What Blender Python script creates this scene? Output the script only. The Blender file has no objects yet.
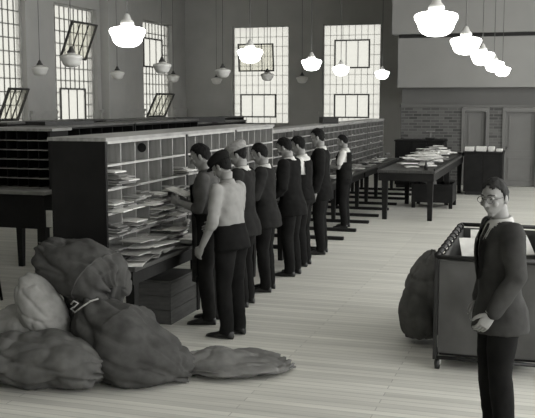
import bpy, bmesh, math, random
from mathutils import Vector, Matrix, Euler, noise
R = math.radians
PI = math.pi
scene = bpy.context.scene
COL = scene.collection

# ------------------------------------------------------------------ camera
cam_d = bpy.data.cameras.new('camera')
cam = bpy.data.objects.new('camera', cam_d)
COL.objects.link(cam)
cam.location = (0, 0, 2.2)
PITCH = math.atan(108 / 900.0)
cam.rotation_euler = (PI / 2 - PITCH, 0, R(17.6))
cam_d.sensor_width = 36
cam_d.lens = 36 * 900 / 535.0
cam_d.clip_end = 200
scene.camera = cam

# ------------------------------------------------------------------ world (flat overcast daylight) and exposure
w = bpy.data.worlds.new('world'); scene.world = w; w.use_nodes = True
w.node_tree.nodes['Background'].inputs[0].default_value = (1.0, 1.0, 0.985, 1)
w.node_tree.nodes['Background'].inputs[1].default_value = 3.6
scene.view_settings.view_transform = 'Standard'
scene.view_settings.look = 'None'
scene.view_settings.gamma = 1.0
scene.view_settings.exposure = 0.25
try: scene.view_settings.use_curve_mapping = False
except Exception: pass

# ------------------------------------------------------------------ materials
def grey(v): return (v, v * 0.995, v * 0.955, 1)
MATS = {}
def mat(name, v, rough=0.7, var=0.25, scale=6.0, bump=0.0, stretch=(1, 1, 1), emit=0.0, spec=0.4, detail=4.0):
    if name in MATS: return MATS[name]
    m = bpy.data.materials.new(name); m.use_nodes = True
    nt = m.node_tree; b = nt.nodes['Principled BSDF']
    b.inputs['Roughness'].default_value = rough
    b.inputs['Specular IOR Level'].default_value = spec
    tc = nt.nodes.new('ShaderNodeTexCoord'); mp = nt.nodes.new('ShaderNodeMapping')
    mp.inputs['Scale'].default_value = stretch
    nz = nt.nodes.new('ShaderNodeTexNoise'); nz.inputs['Scale'].default_value = scale; nz.inputs['Detail'].default_value = detail
    nt.links.new(tc.outputs['Object'], mp.inputs[0]); nt.links.new(mp.outputs[0], nz.inputs['Vector'])
    cr = nt.nodes.new('ShaderNodeValToRGB')
    cr.color_ramp.elements[0].position = 0.3; cr.color_ramp.elements[1].position = 0.7
    cr.color_ramp.elements[0].color = grey(v * (1 - var)); cr.color_ramp.elements[1].color = grey(min(1, v * (1 + var)))
    nt.links.new(nz.outputs['Fac'], cr.inputs[0]); nt.links.new(cr.outputs[0], b.inputs['Base Color'])
    if bump:
        bp = nt.nodes.new('ShaderNodeBump'); bp.inputs['Strength'].default_value = bump; bp.inputs['Distance'].default_value = 0.02
        nt.links.new(nz.outputs['Fac'], bp.inputs['Height']); nt.links.new(bp.outputs[0], b.inputs['Normal'])
    if emit:
        b.inputs['Emission Color'].default_value = grey(1.0); b.inputs['Emission Strength'].default_value = emit
    MATS[name] = m
    return m

def floor_mat():
    m = bpy.data.materials.new('floor_boards'); m.use_nodes = True
    nt = m.node_tree; b = nt.nodes['Principled BSDF']
    tc = nt.nodes.new('ShaderNodeTexCoord')
    br = nt.nodes.new('ShaderNodeTexBrick')
    br.inputs['Scale'].default_value = 1.0
    br.inputs['Brick Width'].default_value = 2.6; br.inputs['Row Height'].default_value = 0.085
    br.inputs['Mortar Size'].default_value = 0.004; br.inputs['Mortar Smooth'].default_value = 0.3
    br.inputs['Color1'].default_value = grey(0.60); br.inputs['Color2'].default_value = grey(0.72); br.inputs['Mortar'].default_value = grey(0.42)
    br.offset = 0.37
    nt.links.new(tc.outputs['Object'], br.inputs['Vector'])
    mp = nt.nodes.new('ShaderNodeMapping'); mp.inputs['Scale'].default_value = (0.5, 6, 1)
    nz = nt.nodes.new('ShaderNodeTexNoise'); nz.inputs['Scale'].default_value = 1.6; nz.inputs['Detail'].default_value = 6
    nt.links.new(tc.outputs['Object'], mp.inputs[0]); nt.links.new(mp.outputs[0], nz.inputs['Vector'])
    cr = nt.nodes.new('ShaderNodeValToRGB')
    cr.color_ramp.elements[0].position = 0.3; cr.color_ramp.elements[1].position = 0.7
    cr.color_ramp.elements[0].color = grey(0.80); cr.color_ramp.elements[1].color = grey(1.0)
    nt.links.new(nz.outputs['Fac'], cr.inputs[0])
    mx = nt.nodes.new('ShaderNodeMix'); mx.data_type = 'RGBA'; mx.blend_type = 'MULTIPLY'; mx.inputs['Factor'].default_value = 1
    nt.links.new(br.outputs['Color'], mx.inputs['A']); nt.links.new(cr.outputs[0], mx.inputs['B'])
    nt.links.new(mx.outputs['Result'], b.inputs['Base Color'])
    b.inputs['Roughness'].default_value = 0.5
    b.inputs['Specular IOR Level'].default_value = 0.35
    bp = nt.nodes.new('ShaderNodeBump'); bp.inputs['Strength'].default_value = 0.15; bp.inputs['Distance'].default_value = 0.005
    nt.links.new(br.outputs['Color'], bp.inputs['Height']); nt.links.new(bp.outputs[0], b.inputs['Normal'])
    return m

def brick_mat():
    m = bpy.data.materials.new('brickwork'); m.use_nodes = True
    nt = m.node_tree; b = nt.nodes['Principled BSDF']
    tc = nt.nodes.new('ShaderNodeTexCoord'); mp = nt.nodes.new('ShaderNodeMapping')
    mp.inputs['Rotation'].default_value = (PI / 2, 0, 0)
    br = nt.nodes.new('ShaderNodeTexBrick'); br.inputs['Scale'].default_value = 1.0
    br.inputs['Brick Width'].default_value = 0.23; br.inputs['Row Height'].default_value = 0.078
    br.inputs['Mortar Size'].default_value = 0.010
    br.inputs['Color1'].default_value = grey(0.05); br.inputs['Color2'].default_value = grey(0.12); br.inputs['Mortar'].default_value = grey(0.13)
    nt.links.new(tc.outputs['Object'], mp.inputs[0]); nt.links.new(mp.outputs[0], br.inputs['Vector'])
    nt.links.new(br.outputs['Color'], b.inputs['Base Color'])
    b.inputs['Roughness'].default_value = 0.8
    bp = nt.nodes.new('ShaderNodeBump'); bp.inputs['Strength'].default_value = 0.4; bp.inputs['Distance'].default_value = 0.01; bp.invert = True
    nt.links.new(br.outputs['Fac'], bp.inputs['Height']); nt.links.new(bp.outputs[0], b.inputs['Normal'])
    return m

def glass_mat():
    m = bpy.data.materials.new('frosted_glass'); m.use_nodes = True
    nt = m.node_tree; nt.nodes.remove(nt.nodes['Principled BSDF'])
    out = nt.nodes['Material Output']
    tr = nt.nodes.new('ShaderNodeBsdfTransparent'); tr.inputs[0].default_value = grey(0.46)
    tl = nt.nodes.new('ShaderNodeBsdfTranslucent'); tl.inputs[0].default_value = grey(0.48)
    df = nt.nodes.new('ShaderNodeBsdfGlossy'); df.inputs[0].default_value = grey(0.8); df.inputs['Roughness'].default_value = 0.3
    m1 = nt.nodes.new('ShaderNodeMixShader'); m2 = nt.nodes.new('ShaderNodeMixShader')
    tc = nt.nodes.new('ShaderNodeTexCoord'); nz = nt.nodes.new('ShaderNodeTexNoise'); nz.inputs['Scale'].default_value = 2.0
    nt.links.new(tc.outputs['Object'], nz.inputs['Vector'])
    mr = nt.nodes.new('ShaderNodeMapRange'); mr.inputs['To Min'].default_value = 0.1; mr.inputs['To Max'].default_value = 0.4
    nt.links.new(nz.outputs['Fac'], mr.inputs['Value'])
    nt.links.new(mr.outputs[0], m1.inputs[0])
    nt.links.new(tr.outputs[0], m1.inputs[1]); nt.links.new(tl.outputs[0], m1.inputs[2])
    m2.inputs[0].default_value = 0.04
    nt.links.new(m1.outputs[0], m2.inputs[1]); nt.links.new(df.outputs[0], m2.inputs[2])
    nt.links.new(m2.outputs[0], out.inputs[0])
    return m

M_FLOOR = floor_mat(); M_BRICK = brick_mat(); M_GLASS = glass_mat()
M_CLEAR = M_GLASS.copy(); M_CLEAR.name = 'clear_glass'
for nd_ in M_CLEAR.node_tree.nodes:
    if nd_.type == 'BSDF_TRANSPARENT': nd_.inputs[0].default_value = grey(0.96)
    if nd_.type == 'BSDF_TRANSLUCENT': nd_.inputs[0].default_value = grey(0.9)
    if nd_.type == 'MAP_RANGE': nd_.inputs['To Min'].default_value = 0.0; nd_.inputs['To Max'].default_value = 0.15
M_WALL = mat('wall_paint', 0.42, 0.85, 0.06, 1.5)
M_WALLB = mat('wall_paint_back', 0.46, 0.85, 0.06, 1.5)
M_DADO = mat('dado_paint', 0.40, 0.6, 0.08, 3)
M_PANEL = mat('bulkhead_paint', 0.25, 0.8, 0.05, 1.0)
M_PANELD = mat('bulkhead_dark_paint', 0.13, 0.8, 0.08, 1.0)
M_CEIL = mat('ceiling_paint', 0.5, 0.9, 0.05, 1)
M_DOOR = mat('door_paint', 0.15, 0.5, 0.06, 3)
M_MUNTIN = mat('muntin_paint', 0.16, 0.6, 0.1)
M_SASH = mat('sash_steel', 0.045, 0.5, 0.1)
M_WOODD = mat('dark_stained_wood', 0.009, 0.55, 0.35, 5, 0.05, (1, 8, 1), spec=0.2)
M_WOODM = mat('worn_table_wood', 0.05, 0.5, 0.4, 5, 0.05, (8, 1, 1), spec=0.3)
M_TOP = mat('case_top_board', 0.24, 0.5, 0.25, 4, 0.03, (6, 1, 1))
M_WOODL = mat('pale_pine', 0.28, 0.6, 0.22, 4, 0.05, (5, 5, 0.6), spec=0.3)
M_EDGE = mat('pale_shelf_edge', 0.36, 0.55, 0.15, 8)
M_WOODG = mat('grey_pine', 0.15, 0.65, 0.4, 5, 0.03, (3, 3, 1), spec=0.2)
M_EDGEG = mat('grey_shelf_edge', 0.20, 0.55, 0.3, 8)
M_HOLE = mat('black_hole', 0.008, 0.9, 0.1)
M_PAPER = mat('white_paper', 0.66, 0.8, 0.15, 10)
M_PAPER2 = mat('grey_paper', 0.30, 0.8, 0.25, 10)
M_PAPER3 = mat('manila_paper', 0.17, 0.8, 0.25, 10)
M_CANVAS = mat('grey_canvas', 0.064, 0.95, 0.28, 7, 0.25, spec=0.1, detail=7)
M_HAMPER = mat('hamper_canvas', 0.085, 0.95, 0.15, 4, 0.1, spec=0.1)
M_CANVASM = mat('mid_canvas', 0.10, 0.95, 0.25, 7, 0.25, spec=0.1, detail=7)
M_CANVASL = mat('pale_canvas', 0.26, 0.95, 0.22, 7, 0.2, spec=0.1, detail=7)
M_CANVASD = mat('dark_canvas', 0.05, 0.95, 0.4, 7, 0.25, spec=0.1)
M_ROPE = mat('hemp_cord', 0.35, 0.9, 0.3, 30)
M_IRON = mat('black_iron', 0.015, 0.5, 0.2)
M_CRATE = mat('crate_board', 0.06, 0.8, 0.25, 6, 0.05, (1, 1, 6))
M_SKIN = mat('skin', 0.23, 0.6, 0.10, 12, spec=0.3)
M_HAIR = mat('dark_hair', 0.007, 0.75, 0.3, 60, 0.5, (1, 1, 0.3), spec=0.12)
M_HAIRG = mat('grey_brown_hair', 0.024, 0.75, 0.4, 60, 0.5, (1, 1, 0.3), spec=0.12)
M_BLACK = mat('black_cloth', 0.009, 0.95, 0.3, 8, 0.1, spec=0.1)
M_SUIT = mat('charcoal_suit_cloth', 0.017, 0.95, 0.25, 8, 0.1, spec=0.1)
M_SUITG = mat('grey_suit_cloth', 0.040, 0.95, 0.25, 8, 0.1, spec=0.1)
M_GREYC = mat('grey_work_cloth', 0.075, 0.95, 0.25, 8, 0.15, spec=0.1)
M_TWEED = mat('pale_cap_tweed', 0.24, 0.95, 0.25, 40, 0.1, spec=0.1)
M_SHIRT = mat('white_shirt_cloth', 0.50, 0.9, 0.1, 8, 0.1, spec=0.1)
M_SHIRTG = mat('grey_shirt_cloth', 0.24, 0.9, 0.12, 8, 0.1, spec=0.1)
M_LEATHER = mat('black_leather', 0.012, 0.4, 0.2)
M_EYE = mat('eye_white', 0.45, 0.3, 0.02)
M_LIT = mat('lit_opal_glass', 0.8, 0.3, 0.02, emit=7.0)
M_OPAL = mat('unlit_opal_glass', 0.75, 0.35, 0.05, 4)
M_BRASS = mat('tarnished_fitter', 0.06, 0.4, 0.2)
M_PALEMETAL = mat('pale_fitter', 0.45, 0.4, 0.1)

# ------------------------------------------------------------------ helpers
def finish(o, label=None, cat=None, group=None, kind=None):
    if label: o['label'] = label
    if cat: o['category'] = cat
    if group: o['group'] = group
    if kind: o['kind'] = kind
    return o
def empty(name, loc=(0, 0, 0), rz=0.0, **k):
    o = bpy.data.objects.new(name, None); COL.objects.link(o)
    o.empty_display_size = 0.1
    o.location = loc; o.rotation_euler = (0, 0, rz)
    return finish(o, **k)
def link(name, me, m=None, parent=None, loc=(0, 0, 0), rot=(0, 0, 0), **k):
    o = bpy.data.objects.new(name, me); COL.objects.link(o)
    if m is not None and len(me.materials) == 0: me.materials.append(m)
    if parent is not None: o.parent = parent
    o.location = loc; o.rotation_euler = rot
    return finish(o, **k)
def mesh_from(bm, name, smooth=False):
    bmesh.ops.recalc_face_normals(bm, faces=bm.faces[:])
    me = bpy.data.meshes.new(name); bm.to_mesh(me); bm.free()
    if smooth:
        for p in me.polygons: p.use_smooth = True
    return me
def add_box(bm, lo, hi, rot=None, piv=None):
    lo = Vector(lo); hi = Vector(hi)
    vs = []
    for x in (lo.x, hi.x):
        for y in (lo.y, hi.y):
            for z in (lo.z, hi.z):
                v = Vector((x, y, z))
                if rot is not None: v = rot @ (v - piv) + piv
                vs.append(bm.verts.new(v))
    for q in ((0, 1, 3, 2), (4, 6, 7, 5), (0, 4, 5, 1), (2, 3, 7, 6), (0, 2, 6, 4), (1, 5, 7, 3)):
        bm.faces.new([vs[i] for i in q])
def box_obj(name, lo, hi, m, parent=None, bevel=0.0, **k):
    lo = Vector(lo); hi = Vector(hi); c = Vector(((lo.x + hi.x) / 2, (lo.y + hi.y) / 2, lo.z))
    bm = bmesh.new(); add_box(bm, lo - c, hi - c)
    if bevel: bmesh.ops.bevel(bm, geom=bm.edges[:], offset=bevel, segments=1, affect='EDGES')
    return link(name, mesh_from(bm, name), m, parent, c, **k)
def ring_faces(bm, rings, cap=True):
    n = len(rings[0])
    for a, b in zip(rings, rings[1:]):
        for i in range(n):
            bm.faces.new((a[i], a[(i + 1) % n], b[(i + 1) % n], b[i]))
    if cap:
        bm.faces.new(rings[0][::-1]); bm.faces.new(rings[-1])
def add_tube(bm, pts, rads, n=10, cap=True):
    """round tube along pts; rads one number or list; a radius may be (a, b)"""
    pts = [Vector(p) for p in pts]
    if not isinstance(rads, (list, tuple)): rads = [rads] * len(pts)
    up = None; rings = []
    for i, p in enumerate(pts):
        if i == 0: t = pts[1] - pts[0]
        elif i == len(pts) - 1: t = pts[-1] - pts[-2]
        else: t = (pts[i + 1] - pts[i]).normalized() + (pts[i] - pts[i - 1]).normalized()
        t.normalize()
        if up is None:
            up = Vector((0, 0, 1)) if abs(t.z) < 0.9 else Vector((0, 1, 0))
        s = t.cross(up).normalized(); up = s.cross(t).normalized()
        r = rads[i]; ra, rb = r if isinstance(r, tuple) else (r, r)
        rings.append([bm.verts.new(p + s * math.cos(2 * PI * k / n) * ra + up * math.sin(2 * PI * k / n) * rb) for k in range(n)])
    ring_faces(bm, rings, cap)
def add_capsule(bm, pts, rads, n=14):
    """tube with rounded ends"""
    pts = [Vector(p) for p in pts]
    d0 = (pts[0] - pts[1]).normalized(); d1 = (pts[-1] - pts[-2]).normalized()
    r0, r1 = rads[0], rads[-1]
    P = []; Q = []
    for a in (85, 60, 35): P.append(pts[0] + d0 * r0 * math.sin(R(a))); Q.append(r0 * math.cos(R(a)))
    P += pts; Q += list(rads)
    for a in (35, 60, 85): P.append(pts[-1] + d1 * r1 * math.sin(R(a))); Q.append(r1 * math.cos(R(a)))
    add_tube(bm, P, Q, n)
def add_lathe(bm, prof, n=24, c=(0, 0, 0), cap=True):
    c = Vector(c); rings = []
    for r, z in prof:
        rings.append([bm.verts.new(c + Vector((r * math.cos(2 * PI * k / n), r * math.sin(2 * PI * k / n), z))) for k in range(n)])
    ring_faces(bm, rings, cap)
def add_ellipsoid(bm, c, r, n=16, m=10, rot=None):
    c = Vector(c); rings = []
    for j in range(1, m):
        a = PI * j / m - PI / 2
        ring = []
        for k in range(n):
            v = Vector((r[0] * math.cos(a) * math.cos(2 * PI * k / n), r[1] * math.cos(a) * math.sin(2 * PI * k / n), r[2] * math.sin(a)))
            if rot is not None: v = rot @ v
            ring.append(bm.verts.new(c + v))
        rings.append(ring)
    ring_faces(bm, rings)

# ------------------------------------------------------------------ the setting
X0, X1, Y0, Y1, H = -13.2, 6.0, -4.0, 31.5, 6.2
box_obj('floor', (X0 - .3, Y0, -0.2), (X1, Y1 + .3, 0), M_FLOOR, kind='structure', label='pale narrow wooden floor boards running across the hall')
box_obj('ceiling', (X0 - .3, Y0, H), (X1, Y1 + .3, H + .2), M_CEIL, kind='structure', label='high plain painted ceiling')

box_obj('wall_front', (X0 - .3, Y0 - .3, 0), (X1, Y0, H), mat('wall_paint_front', 0.3, 0.85, 0.06, 1.5), kind='structure', label='unseen plain wall added behind the viewer to block daylight')  # added out of view to keep daylight from entering behind the camera
WZ0, WZ1 = 1.35, 4.9
# window openings: left wall in y, back wall in x
LWIN = [(18.45, 20.8), (22.2, 24.65), (27.85, 30.25)]
BWIN = [(-11.35, -9.17), (-7.95, -5.83)]
bm = bmesh.new()
ys = [Y0]
prev = Y0
for a, b in LWIN:
    add_box(bm, (X0 - .3, prev, 0), (X0, a, H)); add_box(bm, (X0 - .3, a, 0), (X0, b, WZ0)); add_box(bm, (X0 - .3, a, WZ1), (X0, b, H)); prev = b
add_box(bm, (X0 - .3, prev, 0), (X0, Y1 + .3, H))
link('wall_left', mesh_from(bm, 'wall_left'), M_WALL, kind='structure', label='grey painted side wall with tall barred windows')
bm = bmesh.new(); prev = X0
for a, b in BWIN:
    add_box(bm, (prev, Y1, 0), (a, Y1 + .3, H)); add_box(bm, (a, Y1, 0), (b, Y1 + .3, WZ0)); add_box(bm, (a, Y1, WZ1), (b, Y1 + .3, H)); prev = b
add_box(bm, (prev, Y1, 0), (X1, Y1 + .3, H))
link('wall_back', mesh_from(bm, 'wall_back'), M_WALLB, kind='structure', label='darker grey end wall with two tall bright windows')
# pilaster and dado on the left wall
box_obj('trim_1', (X0, 24.85, 0), (X0 + .28, 25.9, H), M_WALL, kind='structure', label='flat pilaster on the side wall between windows')
for i, (a, b) in enumerate(((20.86, 22.15), (24.7, 24.84), (25.91, 27.8), (30.3, 31.45))):
    bm = bmesh.new(); add_box(bm, (X0, a, 0), (X0 + .05, b, 1.86)); add_box(bm, (X0, a, 1.86), (X0 + .10, b, 1.94))
    link('trim_%d' % (i + 2), mesh_from(bm, 'dado'), M_DADO, kind='structure', label='paler dado with moulded cap on the side wall')
for i, (a, b) in enumerate(((X0 + .1, -11.45), (-9.05, -8.05))):
    bm = bmesh.new(); add_box(bm, (a, Y1 - .05, 0), (b, Y1, 1.75)); add_box(bm, (a, Y1 - .10, 1.75), (b, Y1, 1.83))
    link('trim_%d' % (i + 6), mesh_from(bm, 'dado'), M_WALLB, kind='structure', label='dado with moulded cap on the end wall')

def window(n, wid, label, sashes, mun=0.022):
    """built in x (width) / z, facing -y, origin at the sill's left end; sashes: (x0,x1,z0,z1,tilt degrees)"""
    e = empty('window_%d' % n, kind='structure', label=label)
    hgt = WZ1 - WZ0
    bm = bmesh.new()
    for lo, hi in (((0, 0, 0), (.05, .09, hgt)), ((wid - .05, 0, 0), (wid, .09, hgt)), ((.05, 0, 0), (wid - .05, .09, .05)), ((.05, 0, hgt - .05), (wid - .05, .09, hgt))):
        add_box(bm, lo, hi)
    link('frame', mesh_from(bm, 'frame'), M_EDGE, e)
    bm = bmesh.new(); nc = 9; nr = 10
    allss = sashes; sashes = [q for q in allss if q[4] == 0]
    for i in range(1, nc):
        x = .05 + (wid - .1) * i / nc
        cuts = sorted([(c, d) for a, b, c, d, t in sashes if a < x < b]); z = .05
        for c, d in cuts:
            add_box(bm, (x - mun / 2, .03, z), (x + mun / 2, .06, c)); z = d
        add_box(bm, (x - mun / 2, .03, z), (x + mun / 2, .06, hgt - .05))
    for j in range(1, nr):
        z = .05 + (hgt - .1) * j / nr
        cuts = sorted([(a, b) for a, b, c, d, t in sashes if c < z < d]); x = .05
        for a, b in cuts:
            add_box(bm, (x, .025, z - mun / 2), (a, .065, z + mun / 2)); x = b
        add_box(bm, (x, .025, z - mun / 2), (wid - .05, .065, z + mun / 2))
    link('muntin_grid', mesh_from(bm, 'muntin_grid'), M_MUNTIN, e)
    # fixed glass: rectangles around the shut sashes
    bm = bmesh.new()
    zl = .05
    for a, b, c, d, t in sorted(sashes, key=lambda q: q[2]):
        add_box(bm, (.05, .043, zl), (wid - .05, .047, c)); add_box(bm, (.05, .043, c), (a, .047, d)); add_box(bm, (b, .043, c), (wid - .05, .047, d)); zl = d
    add_box(bm, (.05, .043, zl), (wid - .05, .047, hgt - .05))
    link('glass', mesh_from(bm, 'glass'), M_GLASS, e)
    sashes = allss
    for a, b, c, d, t in sashes:
        s = empty('sash', (a, .045 if t == 0 else -.02, c)); s.parent = e
        s.rotation_euler = (R(t), 0, 0)
        sw = b - a; sh = d - c
        bm = bmesh.new(); q = .045
        for lo, hi in (((0, -.03, 0), (q, .03, sh)), ((sw - q, -.03, 0), (sw, .03, sh)), ((q, -.03, 0), (sw - q, .03, q)), ((q, -.03, sh - q), (sw - q, .03, sh))):
            add_box(bm, lo, hi)
        for k in (1, 2):
            add_box(bm, (sw * k / 3 - .012, -.015, q), (sw * k / 3 + .012, .015, sh - q))
        link('sash_frame', mesh_from(bm, 'sash_frame'), M_SASH, s)
        bm = bmesh.new(); add_box(bm, (0, -.003, 0), (sw / 3 - .03, .003, sh - 2 * q)); pm = mesh_from(bm, 'pane')
        for k in range(3):
            link('pane', pm, M_CLEAR if t else M_GLASS, s, (sw * k / 3 + .015 + (.015 if k == 0 else 0), 0, q))
    return e
def place_left(e, y0): e.location = (X0 - .12, y0, WZ0); e.rotation_euler = (0, 0, R(90))
SW = 2.4
wl = [('window_1', LWIN[0], [(1.1, 2.0, .35, 1.25, 24)]), ('window_2', LWIN[1], [(.5, 1.95, .2, 1.22, 0), (.45, 1.9, 2.05, 3.15, 22)]), ('window_3', LWIN[2], [(.35, 1.9, 2.0, 3.0, 0), (.4, 1.9, .3, 1.2, 26)])]
lab = ['tall barred window at the extreme left with a small tilted vent sash', 'tall barred window with large hopper sash tilted inward behind a dim lamp', 'narrow-looking barred window nearest the room corner with upper sash shut']
for k, (nm, (a, b), ss) in enumerate(wl):
    place_left(window(k + 1, b - a, lab[k], ss, .022), a)
labb = ['end wall window left of centre with two dark framed sashes', 'end wall window nearest the bulkhead with two dark framed sashes']
for k, (a, b) in enumerate(BWIN):
    ss = [(.28, 1.66, .25, 1.0 + .1, 0), (.24, 1.6, 1.92, 2.92, 6)] if k == 0 else [(.42, 1.7, .25, 1.1, 0), (.42, 1.7, 2.0, 3.0, 0)]
    e = window(k + 4, b - a, labb[k], ss, .009); e.location = (a, Y1 + .05, WZ0)

# the block with brick wainscot and bulkhead
BX = -3.95; BY = 24.0
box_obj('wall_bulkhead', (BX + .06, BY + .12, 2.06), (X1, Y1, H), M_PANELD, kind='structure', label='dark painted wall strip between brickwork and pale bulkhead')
bm = bmesh.new()
D1 = (-2.30, -1.60); D2 = (-1.27, -0.35); DZ = 2.04
prev = BX + .06
for a, b in (D1, D2):
    add_box(bm, (prev, BY, 0), (a, BY + .3, DZ)); prev = b
add_box(bm, (prev, BY, 0), (X1, BY + .3, DZ))
link('wall_brick', mesh_from(bm, 'wall_brick'), M_BRICK, kind='structure', label='dark brick wainscot wall beneath the bulkhead')
box_obj('trim_8', (BX + .03, BY - .03, DZ), (X1, BY + .11, DZ + .07), M_PANELD, kind='structure', label='dark ledge capping the brickwork')
box_obj('trim_9', (BX, BY - .28, 2.55), (X1, BY + .11, 3.82), M_PANEL, kind='structure', label='broad pale grey bulkhead panel behind the lit lamps')
box_obj('trim_10', (BX, BY - .2, 3.82), (X1, BY + .11, 3.92), M_IRON, kind='structure', label='dark strip standing in for the shadow line above the bulkhead panel')  # shade under the upper band, put in as a near-black strip
box_obj('trim_11', (BX - .16, BY - .34, 3.92), (X1, BY + .11, H), M_PANEL, kind='structure', label='upper pale grey bulkhead band at the ceiling')
def door(n, a, b, label, knob):
    e = empty('door_%d' % n, (a, BY + .1, 0), kind='structure', label=label)
    w_ = b - a
    bm = bmesh.new()
    add_box(bm, (0, -.13, 0), (.08, .1, DZ - .01)); add_box(bm, (w_ - .08, -.13, 0), (w_, .1, DZ - .01)); add_box(bm, (.08, -.13, DZ - .11), (w_ - .08, .1, DZ - .01))
    link('casing', mesh_from(bm, 'casing'), M_DADO if 0 else M_DOOR, e)
    bm = bmesh.new(); add_box(bm, (.085, -.03, .01), (w_ - .085, .01, DZ - .12))
    link('leaf', mesh_from(bm, 'leaf'), M_DOOR, e)
    zs = ((.15, .75), (.9, 1.85)) if n == 2 else ((.15, .6), (.7, 1.85))
    for z0, z1 in zs:
        bm = bmesh.new(); q = .03
        for lo, hi in (((.16, -.05, z0), (.16 + q, -.028, z1)), ((w_ - .16 - q, -.05, z0), (w_ - .16, -.028, z1)), ((.16 + q, -.05, z0), (w_ - .16 - q, -.028, z0 + q)), ((.16 + q, -.05, z1 - q), (w_ - .16 - q, -.028, z1))):
            add_box(bm, lo, hi)
        link('panel_moulding', mesh_from(bm, 'panel_moulding'), M_DOOR, e)
    bm = bmesh.new(); add_ellipsoid(bm, (.125 if knob else w_ - .125, -.08, 1.0), (.03, .03, .03), 10, 6); add_tube(bm, [(.125 if knob else w_ - .125, -.03, 1.0), (.125 if knob else w_ - .125, -.08, 1.0)], .012, 8)
    link('knob', mesh_from(bm, 'knob', True), M_BRASS, e)
door(1, D1[0], D1[1], 'grey panelled door set in the brick wall behind the counter', False)
door(2, D2[0], D2[1], 'grey panelled door at the extreme right of the brick wall', True)

# ------------------------------------------------------------------ pendant lamps
def lamp_meshes():
    bm = bmesh.new()
    prof = [(.05, 0.262), (.062, .25), (.07, .232), (.10, .222), (.16, .212), (.197, .198), (.21, .178), (.206, .155), (.188, .125), (.176, .10), (.165, .065), (.135, .03), (.09, .008), (.04, 0.0)]
    add_lathe(bm, [(r * .94, z) for r, z in prof], 32); g = mesh_from(bm, 'globe', True)
    bm = bmesh.new(); add_lathe(bm, [(.075, .245), (.072, .27), (.045, .30), (.03, .34), (.014, .36)], 20); f = mesh_from(bm, 'fitter', True)
    bm = bmesh.new(); add_lathe(bm, [(.014, 0), (.05, .02), (.075, .06), (.08, .08)], 16); c = mesh_from(bm, 'canopy', True)
    return g, f, c
LG, LF, LC = lamp_meshes()
LG2 = LG.copy(); LF2 = LF.copy()
LZ = 2.78
def lamp(x, y, lit, label, group=None):
    e = empty('pendant_lamp', (x, y, LZ), label=label, cat='lamp', group=group)
    link('globe', LG if lit else LG2, M_LIT if lit else M_OPAL, e)
    link('fitter', LF if lit else LF2, M_PALEMETAL if lit else M_BRASS, e)
    bm = bmesh.new(); add_tube(bm, [(0, 0, .35), (0, 0, H - LZ - .07)], .007, 6)
    link('rod', mesh_from(bm, 'rod', True), M_BRASS, e)
    link('canopy', LC, M_BRASS, e, (0, 0, H - LZ - .081))
A = [(-1.05, 8.35), (-1.1, 11.75), (-1.16, 15.3), (-1.2, 18.9), (-1.22, 22.3)]
nth = ['nearest and largest', 'second', 'third', 'fourth', 'farthest']
for (x, y), n in zip(A, nth): lamp(x, y, True, 'brightly lit white globe lamp, %s of the row in front of the bulkhead' % n, 'lit lamps in front of the bulkhead')
B = [(-4.45, 9.0), (-4.5, 13.3), (-4.5, 17.0), (-4.75, 20.6), (-4.45, 24.2)]
nb = ['lit white globe lamp at upper left, largest of the row above the sorting cases', 'lit white globe lamp hanging before the left end wall window', 'lit white globe lamp hanging against dark wall between end wall windows', 'lit globe lamp washed out against the right end wall window', 'small lit globe lamp at the right edge of the end wall window']
for (x, y), n in zip(B, nb): lamp(x, y, True, n, 'lit lamps above the sorting cases')
Cc = [(-8.0, 14.0), (-8.0, 17.8), (-8.0, 21.5), (-8.0, 25.2), (-8.0, 29.0)]
nc_ = ['unlit globe lamp in front of the tilted window sash', 'unlit globe lamp hanging before the barred window near the corner', 'unlit globe lamp against the dark end wall, upper of the close pair', 'small unlit globe lamp low before the left end wall window', 'small globe lamp between the two end wall windows, below the lit one']
for i, ((x, y), n) in enumerate(zip(Cc, nc_)): lamp(x, y, False, n, 'unlit lamps over the far cases')
Dd = [(-11.4, 18.5), (-11.4, 22.4), (-11.4, 26.2), (-11.4, 30.0)]
nd = ['unlit globe lamp at far left between two barred windows', 'unlit globe lamp beside the pilaster on the side wall', 'small unlit globe lamp beside the corner window', 'small unlit globe lamp against the dark end wall, lower of the close pair']
for (x, y), n in zip(Dd, nd): lamp(x, y, False, n, 'unlit lamps over the far cases')

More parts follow.
